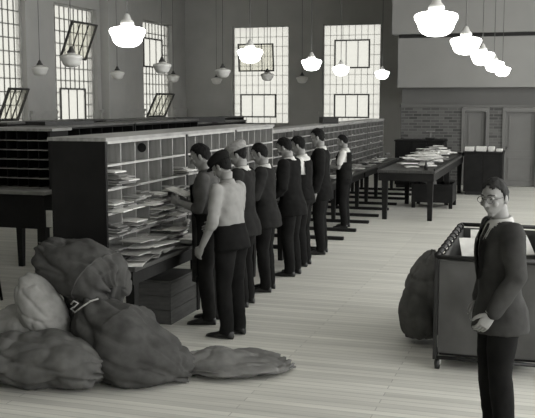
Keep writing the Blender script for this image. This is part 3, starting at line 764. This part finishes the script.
# ------------------------------------------------------------------ canvas hamper
HX0, HX1, HY0, HY1, HZ = -.87, .02, 7.30, 9.35, .94
e = empty('canvas_hamper', ((HX0 + HX1) / 2, (HY0 + HY1) / 2, 0), label='grey canvas hamper on casters with black metal frame beside the suited man', cat='hamper')
hw = (HX1 - HX0) / 2; hl = (HY1 - HY0) / 2
def panel(a, b, z0, z1, nrm, seed, name):
    """sagging canvas side between two floor points a, b"""
    a = Vector(a); b = Vector(b); nrm = Vector(nrm); bm = bmesh.new(); nu, nv = 26, 16; t = .006
    g = [[], []]
    for side in (0, 1):
        for j in range(nv + 1):
            row = []
            for i in range(nu + 1):
                u, v = i / nu, j / nv
                p = a.lerp(b, u); p = Vector((p.x, p.y, z0 + (z1 - z0) * v))
                s = -.05 * math.sin(u * PI) * math.sin(v * PI) + .014 * noise.noise(Vector((u * 5, v * 4, seed))) + .008 * noise.noise(Vector((u * 13, v * 6, seed + 3)))
                s *= min(1, 6 * min(u, 1 - u, v, 1 - v) + .15)
                row.append(bm.verts.new(p + nrm * (-s - t * side)))
            g[side].append(row)
    for j in range(nv):
        for i in range(nu):
            bm.faces.new((g[0][j][i], g[0][j][i + 1], g[0][j + 1][i + 1], g[0][j + 1][i])); bm.faces.new((g[1][j][i], g[1][j + 1][i], g[1][j + 1][i + 1], g[1][j][i + 1]))
    link(name, mesh_from(bm, name, True), M_HAMPER, e)
panel((-hw + .02, -hl + .02, 0), (hw - .02, -hl + .02, 0), .14, HZ - .03, (0, -1, 0), 1, 'canvas_side')
panel((-hw + .02, hl - .02, 0), (hw - .02, hl - .02, 0), .14, HZ - .03, (0, 1, 0), 2, 'canvas_side')
panel((-hw + .02, -hl + .02, 0), (-hw + .02, hl - .02, 0), .14, HZ - .03, (-1, 0, 0), 3, 'canvas_side')
panel((hw - .02, -hl + .02, 0), (hw - .02, hl - .02, 0), .14, HZ - .03, (1, 0, 0), 4, 'canvas_side')
box_obj('hamper_floor', (-hw + .03, -hl + .03, .12), (hw - .03, hl - .03, .14), M_WOODD, e)
for sx in (-1, 1):
    for sy in (-1, 1):
        box_obj('corner_post', (sx * hw - .016, sy * hl - .016, .09), (sx * hw + .016, sy * hl + .016, HZ), M_IRON, e)
        bm = bmesh.new(); add_tube(bm, [(-.018, 0, .045), (.018, 0, .045)], .044, 16)
        cst = link('caster', mesh_from(bm, 'caster', True), M_IRON, e, (sx * (hw - .02), sy * (hl - .02), 0))
        bm = bmesh.new(); add_box(bm, (-.028, -.012, .04), (-.02, .012, .09)); add_box(bm, (.02, -.012, .04), (.028, .012, .09)); add_box(bm, (-.02, -.012, .082), (.02, .012, .09))
        link('caster_fork', mesh_from(bm, 'caster_fork'), M_PALEMETAL, cst)
for z in (.105, HZ):
    for sx in (-1, 1):
        bm = bmesh.new(); add_tube(bm, [(sx * hw, -hl, z), (sx * hw, hl, z)], .02 if z > .5 else .016, 8); link('rail', mesh_from(bm, 'rail', True), M_IRON, e)
    for sy in (-1, 1):
        bm = bmesh.new(); add_tube(bm, [(-hw, sy * hl, z), (hw, sy * hl, z)], .02 if z > .5 else .016, 8); link('rail', mesh_from(bm, 'rail', True), M_IRON, e)
for k in range(9):   # lacing knots on the left rail
    bm = bmesh.new(); add_tube(bm, loop((-hw, -hl + .15 + k * .22, HZ - .01), .032, .032, (0, 1, 0), 10), .008, 6); link('lacing', mesh_from(bm, 'lacing', True), M_ROPE if 0 else M_IRON, e)
for k, (x, y, z, rz, m_) in enumerate(((-.64, 8.30, .86, .2, 0), (-.50, 8.72, .92, -.2, 4), (-.60, 9.08, .84, .1, 8), (-.30, 8.6, .86, .3, 0), (-.42, 8.0, .84, -.2, 1))):
    o = put(SHEETS[m_], x, y, z, rz, .42, 'large white envelope on the load in the canvas hamper', 'mail', 'envelopes in the hamper', 'letter'); o.scale = (1.5, 1.4, 1)
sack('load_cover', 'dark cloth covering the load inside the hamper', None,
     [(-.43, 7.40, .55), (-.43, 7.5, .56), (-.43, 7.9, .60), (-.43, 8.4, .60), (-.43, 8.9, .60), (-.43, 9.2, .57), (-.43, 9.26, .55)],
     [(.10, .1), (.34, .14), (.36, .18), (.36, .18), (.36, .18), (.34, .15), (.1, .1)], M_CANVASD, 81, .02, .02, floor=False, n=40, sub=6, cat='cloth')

# ------------------------------------------------------------------ people
def remeshed(bm, voxel, smooth_it=4, name='m'):
    me = bpy.data.meshes.new(name); bmesh.ops.recalc_face_normals(bm, faces=bm.faces[:]); bm.to_mesh(me); bm.free()
    o = bpy.data.objects.new('tmp', me); COL.objects.link(o)
    md = o.modifiers.new('r', 'REMESH'); md.mode = 'VOXEL'; md.voxel_size = voxel; md.use_smooth_shade = True
    if smooth_it:
        s = o.modifiers.new('s', 'SMOOTH'); s.factor = .5; s.iterations = smooth_it
    dg = bpy.context.evaluated_depsgraph_get(); dg.update()
    r = bpy.data.meshes.new_from_object(o.evaluated_get(dg))
    bpy.data.objects.remove(o); bpy.data.meshes.remove(me)
    return r
def head_point(d, infl=0.0):
    """unit direction -> point on the skull (face towards +y)"""
    x, y, z = d
    px, py, pz = x * (.074 + infl), y * (.096 + infl), z * (.118 + infl)
    if pz < -.01:
        t = min(1, (-.01 - pz) / .11)
        px *= 1 - .38 * t ** 1.3
        if py < 0: py *= 1 - .45 * t
        else: py = py * (1 - .02 * t) + .012 * t * (1 if y > .2 else y / .2)
    if pz > .02 and py < 0: py *= 1.06
    return Vector((px, py, pz))
def head_bm(mx):
    bm = bmesh.new(); n, m = 40, 30; rings = []
    for j in range(1, m):
        a = PI * j / m - PI / 2
        rings.append([bm.verts.new(head_point((math.cos(a) * math.cos(2 * PI * k / n), math.cos(a) * math.sin(2 * PI * k / n), math.sin(a)))) for k in range(n)])
    ring_faces(bm, rings)
    for v in bm.verts:
        for s in (-1, 1):
            dd = (v.co - Vector((s * .033, .088, .014))).length
            if dd < .026: v.co.y -= .011 * (1 - (dd / .026) ** 2)
    add_capsule(bm, [(0, .088, .022), (0, .102, -.006), (0, .110, -.026)], [.008, .010, .0135], 10)
    for s in (-1, 1):
        add_ellipsoid(bm, (s * .012, .097, -.03), (.009, .011, .008), 8, 6)
        add_ellipsoid(bm, (s * .077, -.008, -.008), (.010, .020, .032), 10, 8)
        add_capsule(bm, [(s * .014, .089, .032), (s * .034, .086, .036), (s * .052, .070, .030)], [.007, .008, .007], 8)
        add_ellipsoid(bm, (s * .045, .066, -.022), (.02, .02, .02), 10, 6)
    add_ellipsoid(bm, (0, .084, -.060), (.022, .008, .005), 10, 6); add_ellipsoid(bm, (0, .080, -.071), (.018, .008, .006), 10, 6)
    add_ellipsoid(bm, (0, .056, -.096), (.024, .018, .016), 10, 6)
    bmesh.ops.transform(bm, matrix=mx, verts=bm.verts[:])
    return bm
def hand_bm(mx, side, curl=.5):
    """hand along -z from the wrist at origin, palm facing the body (towards -side x), thumb forward (+y)"""
    bm = bmesh.new()
    add_tube(bm, [(0, 0, .025), (0, 0, 0), (0, .002, -.03), (0, .004, -.065), (0, .004, -.092), (0, .004, -.10)], [(.022, .027), (.019, .028), (.017, .038), (.016, .043), (.014, .041), (.008, .034)], 14)
    # fingers
    for k, (yy, L) in enumerate(((.032, .072), (.012, .082), (-.009, .076), (-.028, .060))):
        p = Vector((0, yy, -.088)); pts = [p + Vector((0, 0, .02)), p]; a = .15
        for seg in (.45, .30, .25):
            a += curl * (.55 if seg == .45 else .75)
            p = p + Vector((-side * math.sin(a) * L * seg, 0, -math.cos(a) * L * seg)); pts.append(p)
        add_capsule(bm, pts, [.0095, .0095, .009, .008, .0068], 8)
    a0 = Vector((0, .03, -.03)); add_capsule(bm, [a0, a0 + Vector((-side * .012, .022, -.022)), a0 + Vector((-side * .028, .032, -.048)), a0 + Vector((-side * .038, .033, -.068))], [.015, .0125, .0105, .008], 8)
    bmesh.ops.transform(bm, matrix=mx, verts=bm.verts[:])
    return bm
def wrist_matrix(el, wr, side, roll=0.0):
    d = (wr - el).normalized()          # hand's -z follows the forearm
    z = -d
    y = Vector((0, 1, 0)) if abs(d.y) < .8 else Vector((0, 0, 1))
    x = y.cross(z).normalized(); y = z.cross(x).normalized()
    m = Matrix((x, y, z)).transposed().to_4x4()
    m = m @ Matrix.Rotation(roll, 4, 'Z')
    m.translation = wr
    return m
def wrinkle(me, amp, seed, sc=1.0):
    so = Vector((seed * 2.1, seed * 5.3, seed))
    for v in me.vertices:
        p = v.co
        d = amp * noise.noise(Vector((p.x * 9, p.y * 9, p.z * 5)) * sc + so) + amp * .6 * noise.noise(Vector((p.x * 16, p.y * 16, p.z * 22)) * sc + so)
        v.co = p + v.normal * d
def cut(me, fn):
    bm = bmesh.new(); bm.from_mesh(me)
    bmesh.ops.delete(bm, geom=[f for f in bm.faces if fn(f.calc_center_median())], context='FACES')
    bm.to_mesh(me); bm.free()
    return me

HANG = ((.245, -.03, 1.14), (.27, .04, .90))
HOLD = ((.245, .06, 1.14), (.12, .31, 1.17))
def person(label, loc, heading, Ht=1.74, lean=0.0, yaw=0.0, nod=0.0, right=HANG, left=HANG, top='jacket', topm=None, legm=None, shirtm=None, sleeve='long', hair=None, cap=None, apron=None, vest=None, glasses=False, stance=.0, group='postal workers standing along the sorting cases', seed=1, girth=1.0, tie=False, openv=False, stride=0.0):
    root = empty('person', loc, heading, label=label, cat='person', group=group)
    s = Ht / 1.75
    root.scale = (s, s, s)
    topm = topm or M_SUIT; legm = legm or M_BLACK; shirtm = shirtm or M_SHIRT
    LM = Matrix.Translation((0, 0, .95)) @ Matrix.Rotation(-lean, 4, 'X') @ Matrix.Translation((0, 0, -.95))
    def L(p): return LM @ Vector(p)
    PROF = [(.76, .185, .135, 0), (.84, .180, .130, -.004), (.90, .172, .122, -.006), (.98, .165, .115, -.002), (1.08, .155, .108, .004), (1.18, .163, .112, .006), (1.28, .178, .118, .004), (1.36, .188, .112, -.004), (1.415, .165, .092, -.012), (1.45, .125, .075, -.014), (1.475, .072, .06, -.012)]
    def front(z, x, add):
        for p, q in zip(PROF, PROF[1:]):
            if p[0] <= z <= q[0]:
                t = (z - p[0]) / (q[0] - p[0]); rx, ry, oy = [p[k] + (q[k] - p[k]) * t for k in (1, 2, 3)]
                return oy + (ry * girth + add) * math.sqrt(max(.05, 1 - (x / (rx * girth + add)) ** 2))
        return .06
    def torso(bm, add, zlo, zhi, skirt=0.0):
        prof = [p for p in PROF if zlo <= p[0] <= zhi]
        rings = []
        for z, rx, ry, oy in prof:
            if z < .96: rx += skirt; ry += skirt
            rx = rx * girth; ry = ry * girth
            rings.append([bm.verts.new(L((math.cos(2 * PI * k / 28) * (rx + add), oy + math.sin(2 * PI * k / 28) * (ry + add), z))) for k in range(28)])
        ring_faces(bm, rings)
    arms = {}
    for sd, tgt in ((1, right), (-1, left)):
        sh = L((sd * .178 * girth ** .5, -.012, 1.405)); el = L((sd * tgt[0][0], tgt[0][1], tgt[0][2])); wr = L((sd * tgt[1][0], tgt[1][1], tgt[1][2]))
        arms[sd] = (sh, el, wr)
    def arm(bm, sd, add, upto=1.0):
        sh, el, wr = arms[sd]
        if upto <= .5:
            p2 = sh.lerp(el, upto * 2); add_capsule(bm, [sh, sh.lerp(p2, .5), p2], [.058 + add, .05 + add, .047 + add]); return
        q = el.lerp(wr, (upto - .5) * 2)
        add_capsule(bm, [sh, sh.lerp(el, .5), el, el.lerp(q, .4), q], [.058 + add, .050 + add, .042 + add, .041 + add, (.03 if upto > .9 else .036) + add])
    legs = {}
    for sd in (1, -1):
        fy = stride * sd
        legs[sd] = (Vector((sd * .09, 0, .90)), Vector((sd * (.10 + stance * .5), .02 + fy * .5, .50)), Vector((sd * (.105 + stance), -.02 + fy, .085)))
    def leg(bm, sd, add, end=0):
        hp, kn, an = legs[sd]
        add_capsule(bm, [hp, hp.lerp(kn, .5), kn, kn.lerp(an, .35), an], [.088 + add, .074 + add, .056 + add, .056 + add, .040 + add])
    # ---- body: one mesh (trunk and limbs grown together, head with face, hands with five fingers)
    bm = bmesh.new(); torso(bm, -.004, .84, 1.5)
    for sd in (1, -1): arm(bm, sd, 0); leg(bm, sd, 0)
    for sd in (1, -1):
        an = legs[sd][2]; add_capsule(bm, [an + Vector((0, -.02, -.04)), an + Vector((sd * .01, .06, -.05)), an + Vector((sd * .02, .15, -.06))], [.036, .034, .024])
    body = remeshed(bm, .016, 2)
    hc = L((0, .025, 1.475))
    HMX = Matrix.Translation(L((0, .03, 1.618))) @ Matrix.Rotation(-lean * .7, 4, 'X') @ Matrix.Rotation(yaw, 4, 'Z') @ Matrix.Rotation(-nod, 4, 'X')
    bm = head_bm(HMX)
    nk = HMX @ Vector((0, -.025, -.06))
    add_tube(bm, [L((0, -.012, 1.42)), L((0, -.008, 1.48)), nk], [.066, .056, .056], 20)
    head = remeshed(bm, .0055, 3)
    J = bmesh.new(); J.from_mesh(body); J.from_mesh(head)
    for sd in (1, -1):
        sh, el, wr = arms[sd]
        hb = hand_bm(wrist_matrix(el, wr, sd, 0), sd, .55); tm = bpy.data.meshes.new('h'); hb.to_mesh(tm); hb.free(); J.from_mesh(tm); bpy.data.meshes.remove(tm)
    bme = mesh_from(J, 'body', True)
    link('body', bme, M_SKIN, root)
    # ---- eyes
    for sd in (1, -1):
        bm = bmesh.new(); add_ellipsoid(bm, HMX @ Vector((sd * .033, .076, .013)), (.0125, .0125, .0125), 12, 8)
        ey = link('eye', mesh_from(bm, 'eye', True), M_EYE, root)
        bm = bmesh.new(); add_ellipsoid(bm, HMX @ Vector((sd * .032, .0865, .012)), (.006, .004, .006), 10, 6)
        link('iris', mesh_from(bm, 'iris', True), M_IRON, ey)
        bm = bmesh.new(); add_capsule(bm, [HMX @ Vector((sd * .016, .097, .036)), HMX @ Vector((sd * .034, .094, .041)), HMX @ Vector((sd * .052, .078, .035))], [.0035, .0045, .003], 6)
        link('eyebrow', mesh_from(bm, 'eyebrow', True), hair or M_HAIR, root)
    # ---- hair
    bm = bmesh.new(); n, m = 48, 36; rings = []
    hs = random.Random(seed)
    for j in range(1, m):
        a = PI * j / m - PI / 2; ring = []
        for k in range(n):
            d = (math.cos(a) * math.cos(2 * PI * k / n), math.cos(a) * math.sin(2 * PI * k / n), math.sin(a))
            nz = noise.noise(Vector(d) * 5 + Vector((seed, 0, 0)))
            q = head_point(d, .006 + .008 * max(0, d[2]) * (1 - .5 * max(0, d[1])) + .006 * nz); ring.append(bm.verts.new(q))
        rings.append(ring)
    ring_faces(bm, rings)
    def nothair(c):
        y, z = c.y, c.z
        front = .090 - .10 * abs(c.x) + .010 * math.cos(c.x * 90)
        lim = front if y > .05 else (front - (.05 - y) / .06 * (front + .0) if y > -.01 else (.0 - (-.01 - y) / .06 * .07 if y > -.07 else -.075))
        if abs(c.x) > .055 and -.012 < y < .018: lim = min(lim, -.012)
        if y > .018 and abs(c.x) > .05: lim = max(lim, .045)
        lim += .006 * noise.noise(c * 60)
        return z < lim
    bmesh.ops.delete(bm, geom=[f for f in bm.faces if nothair(f.calc_center_median())], context='FACES')
    bmesh.ops.solidify(bm, geom=bm.faces[:], thickness=.006)
    bmesh.ops.transform(bm, matrix=HMX, verts=bm.verts[:])
    link('hair', mesh_from(bm, 'hair', True), hair or M_HAIR, root)
    if cap:
        bm = bmesh.new(); rings = []
        for z, r, oy in ((.040, .093, 0), (.052, .098, 0), (.080, .108, .004), (.108, .104, .006), (.128, .078, .002), (.138, .035, 0)):
            rings.append([bm.verts.new(HMX @ Vector((math.cos(2 * PI * k / 28) * r * .92, oy - .004 + math.sin(2 * PI * k / 28) * r * 1.15, z + .012 * math.sin(2 * PI * k / 28) * -1))) for k in range(28)])
        ring_faces(bm, rings)
        cp = link('flat_cap', mesh_from(bm, 'flat_cap', True), cap, root)
        bm = bmesh.new(); tp = []; bt = []
        for k in range(13):
            t = R(30 + 120 * k / 12)
            for rr, lst in ((0, 0), (1, 1)):
                pass
            i0 = Vector((math.cos(t) * .088, math.sin(t) * .110, .048)); o0 = Vector((math.cos(t) * .092, math.sin(t) * .165, .036))
            tp.append((bm.verts.new(HMX @ i0), bm.verts.new(HMX @ o0))); bt.append((bm.verts.new(HMX @ (i0 - Vector((0, 0, .008)))), bm.verts.new(HMX @ (o0 - Vector((0, 0, .006))))))
        for k in range(12):
            bm.faces.new((tp[k][0], tp[k][1], tp[k + 1][1], tp[k + 1][0])); bm.faces.new((bt[k][0], bt[k + 1][0], bt[k + 1][1], bt[k][1])); bm.faces.new((tp[k][1], bt[k][1], bt[k + 1][1], tp[k + 1][1]))
        link('peak', mesh_from(bm, 'peak', True), cap, cp)
    # ---- clothes
    bm = bmesh.new(); torso(bm, .006 if top == 'jacket' else .022, .84, 1.1)
    for sd in (1, -1): leg(bm, sd, .018 + .004)
    for sd in (1, -1):
        hp, kn, an = legs[sd]; add_tube(bm, [kn, an + Vector((0, 0, .03)), an + Vector((0, .012, -.045))], [.078, .068, .072], 16)
    tr = remeshed(bm, .016, 3); wrinkle(tr, .007, seed); link('trousers', tr, legm, root)
    def upper(add, zlo, upto, voxel, name, m, skirt=0.0, amp=.009):
        bm = bmesh.new(); torso(bm, add, zlo, 1.48 if name != 'vest' else 1.43, skirt)
        if upto:
            for sd in (1, -1): arm(bm, sd, add + .004, upto)
        me = remeshed(bm, voxel, 3); wrinkle(me, amp, seed + 3)
        return me
    inv = LM.inverted()
    if top == 'jacket':
        me = upper(.020, .76, .97, .014, 'jacket', topm, .02)
        def vcut(c):
            p = inv @ c
            if p.z > 1.45 and abs(p.x) < .082: return True
            return p.y > .02 and p.z > 1.10 and abs(p.x) < (p.z - 1.10) * .20
        cut(me, vcut)
        jk = link('jacket', me, topm, root)
        sm = upper(.004, .98, .99, .016, 'shirt', shirtm); link('shirt', sm, shirtm, root)
        # lapels along the V
        for sd in (1, -1):
            bm = bmesh.new(); pr = []
            for k in range(9):
                t = k / 8; z = 1.10 + t * .34; xi = (z - 1.10) * .20; wdt = .012 + .055 * math.sin(min(1, t * 1.15) * PI) ** .7 * .9
                pr.append([bm.verts.new(L((sd * xi, front(z, xi, .026), z))), bm.verts.new(L((sd * (xi + wdt), front(z - .01, xi + wdt, .032), z - .01)))])
            for k in range(8): bm.faces.new((pr[k][0], pr[k][1], pr[k + 1][1], pr[k + 1][0]))
            bmesh.ops.solidify(bm, geom=bm.faces[:], thickness=.006)
            link('lapel', mesh_from(bm, 'lapel', True), topm, jk)
        for sd in (1, -1):
            sh, el, wr = arms[sd]; bm = bmesh.new(); d = (wr - el).normalized(); add_tube(bm, [wr - d * .025, wr + d * .012], .040, 16); link('shirt_cuff', mesh_from(bm, 'shirt_cuff', True), shirtm, root)
    else:
        me = upper(.009, .97, {'long': .97, 'rolled': .62, 'short': .34}[sleeve], .014, 'shirt', shirtm, 0, .010); cut(me, lambda c: (inv @ c).z > 1.455 and abs((inv @ c).x) < .082)
        link('shirt', me, shirtm, root)
    if vest:
        me = upper(.026, .90, 0, .014, 'vest', vest)
        cut(me, lambda c: (lambda p: (p.z > 1.44 and abs(p.x) < .09) or (p.y > .02 and p.z > 1.16 and abs(p.x) < (p.z - 1.16) * .28) or (abs(p.x) > .155 and p.z > 1.24))(inv @ c))
        link('vest', me, vest, root)
    if apron:
        bm = bmesh.new(); g = []
        for j in range(16):
            z = .42 + j * .062; row = []
            for k in range(15):
                u = -1 + 2 * k / 14; hwid = (1.05 if z < 1.05 else .55)
                ang = u * hwid * (.98 if z < 1.05 else 1)
                rx, ry = (.20, .155) if z < 1.05 else (.20, .15)
                rx += .015 * (1.0 - z) if z < 1 else 0; ry += .02 * (1.0 - z) if z < 1 else 0
                p = Vector((math.sin(ang) * rx, math.cos(ang) * ry + .006 * math.sin(k * 1.7 + z * 6), z))
                row.append(bm.verts.new(L(p) if z > .95 else p))
            g.append(row)
        for j in range(15):
            for k in range(14): bm.faces.new((g[j][k], g[j][k + 1], g[j + 1][k + 1], g[j + 1][k]))
        bmesh.ops.solidify(bm, geom=bm.faces[:], thickness=.005)
        link('apron', mesh_from(bm, 'apron', True), apron, root)
    # collar
    bm = bmesh.new(); rings = []
    for z, r in ((1.438, .086), (1.485, .070), (1.492, .064), (1.45, .062)):
        rings.append([bm.verts.new(L((math.cos(2 * PI * k / 24) * r, -.010 + math.sin(2 * PI * k / 24) * r * 1.02, z + .010 * -math.sin(2 * PI * k / 24)))) for k in range(24)])
    ring_faces(bm, rings, False); link('collar', mesh_from(bm, 'collar', True), shirtm, root)
    if tie:
        bm = bmesh.new()
        add_tube(bm, [L((0, max(.066, front(z_, 0, .010)), z_)) for z_ in (1.455, 1.425, 1.36, 1.28, 1.18, 1.10)], [(.012, .008), (.016, .010), (.016, .006), (.022, .006), (.028, .006), (.026, .006)], 10)
        link('tie', mesh_from(bm, 'tie', True), M_SUIT, root)
    if glasses:
        gl = None
        for sd in (1, -1):
            c = Vector((sd * .034, .106, .010)); pts = [HMX @ (c + Vector((math.cos(2 * PI * k / 20) * .023, 0, math.sin(2 * PI * k / 20) * .020))) for k in range(21)]
            bm = bmesh.new(); add_tube(bm, pts, .0015, 6); add_tube(bm, [HMX @ Vector((sd * .057, .105, .014)), HMX @ Vector((sd * .076, .06, .014)), HMX @ Vector((sd * .080, -.01, .012))], .0018, 6)
            add_tube(bm, [HMX @ Vector((0, .110, .015)), HMX @ Vector((sd * .012, .107, .012))], .0018, 6)
            link('spectacle_rim', mesh_from(bm, 'spectacle_rim', True), M_IRON, root)
    for sd in (1, -1):
        an = legs[sd][2]; bm = bmesh.new()
        b0 = Vector((an.x, an.y, 0)); rings = []
        for y, wd, hh in ((-.065, .022, .05), (-.055, .034, .085), (-.01, .04, .105), (.05, .044, .085), (.10, .048, .06), (.16, .046, .045), (.20, .032, .032), (.212, .012, .02)):
            ox = sd * (y + .06) * .12
            rings.append([bm.verts.new(b0 + Vector((ox + math.cos(t) * wd, y, max(0.001, hh * .5 + math.sin(t) * hh * .5)))) for t in [2 * PI * k / 16 for k in range(16)]])
        ring_faces(bm, rings); link('shoe', mesh_from(bm, 'shoe', True), M_LEATHER, root)
    return root, arms, L

def facing(a): return R(90 + a)     # 0 = towards the cases (-x)
person('dark-haired man in grey overall reading letters at the nearest case', (-3.22, 8.24, 0), facing(8), 1.80, R(4), R(0), R(20),
       right=((.24, .01, 1.13), (.11, .23, 1.17)), left=((.25, .02, 1.13), (.13, .24, 1.20)), top='shirt', shirtm=M_GREYC, legm=M_SUIT, sleeve='rolled', apron=M_GREYC, seed=2)
person('man in pale shirt and dark cap with his back turned, nearest the camera', (-2.83, 7.80, 0), facing(-14), 1.73, R(6), R(0), R(26),
       right=((.25, .06, 1.12), (.16, .26, 1.06)), left=((.27, .0, 1.13), (.26, .16, .90)), top='shirt', shirtm=M_SHIRTG, legm=M_BLACK, sleeve='rolled', cap=M_BLACK, seed=3, girth=1.06)
person('man in pale flat cap and dark jacket behind the pale-shirted man', (-3.14, 9.05, 0), facing(0), 1.77, R(3), R(5), R(15), right=HOLD, left=HOLD, topm=M_SUIT, cap=M_TWEED, seed=4)
person('dark-haired man in dark suit, fourth from the near end', (-3.14, 9.85, 0), facing(4), 1.73, R(4), 0, R(18), right=HOLD, left=HOLD, topm=M_SUIT, seed=5)
person('man in black jacket with white collar, fifth from the near end', (-3.12, 10.85, 0), facing(-6), 1.76, R(6), 0, R(18), right=HOLD, left=((.25, .0, 1.13), (.2, .2, 1.0)), topm=M_BLACK, seed=6, girth=1.05)
person('man in white shirt and black vest between two dark suits', (-3.16, 11.55, 0), facing(0), 1.75, R(4), 0, R(12), right=HOLD, left=HOLD, top='shirt', shirtm=M_SHIRT, vest=M_BLACK, seed=7)
person('tall man in long dark suit coat beside the case gap', (-3.17, 12.55, 0), facing(5), 1.82, R(2), 0, R(10), right=HOLD, left=HANG, topm=M_BLACK, seed=8)
person('man in white sleeves, vest and long dark apron at the far case', (-3.44, 15.3, 0), facing(0), 1.63, R(2), 0, R(15), right=HOLD, left=HOLD, top='shirt', shirtm=M_SHIRT, sleeve='short', vest=M_BLACK, apron=M_BLACK, seed=9)
person('bespectacled man in grey suit standing beside the hamper at the right edge', (-.29, 5.80, 0), facing(24), 1.73, R(2), R(36), R(8), right=HANG, left=((.26, -.01, 1.15), (.24, .14, .93)), topm=M_SUITG, hair=M_HAIRG, glasses=True, tie=True, seed=10, group=None)
# letters held in hands
for (x, y, z, rz, lb) in ((-3.52, 8.20, 1.30, 1.5, 'letter held open by the dark-haired man in the grey overall'), (-3.78, 15.3, 1.13, .1, 'letter held by the man in white sleeves')):
    put(SHEETS[0], x, y, z, rz, .3, lb, 'mail', None, 'letter')
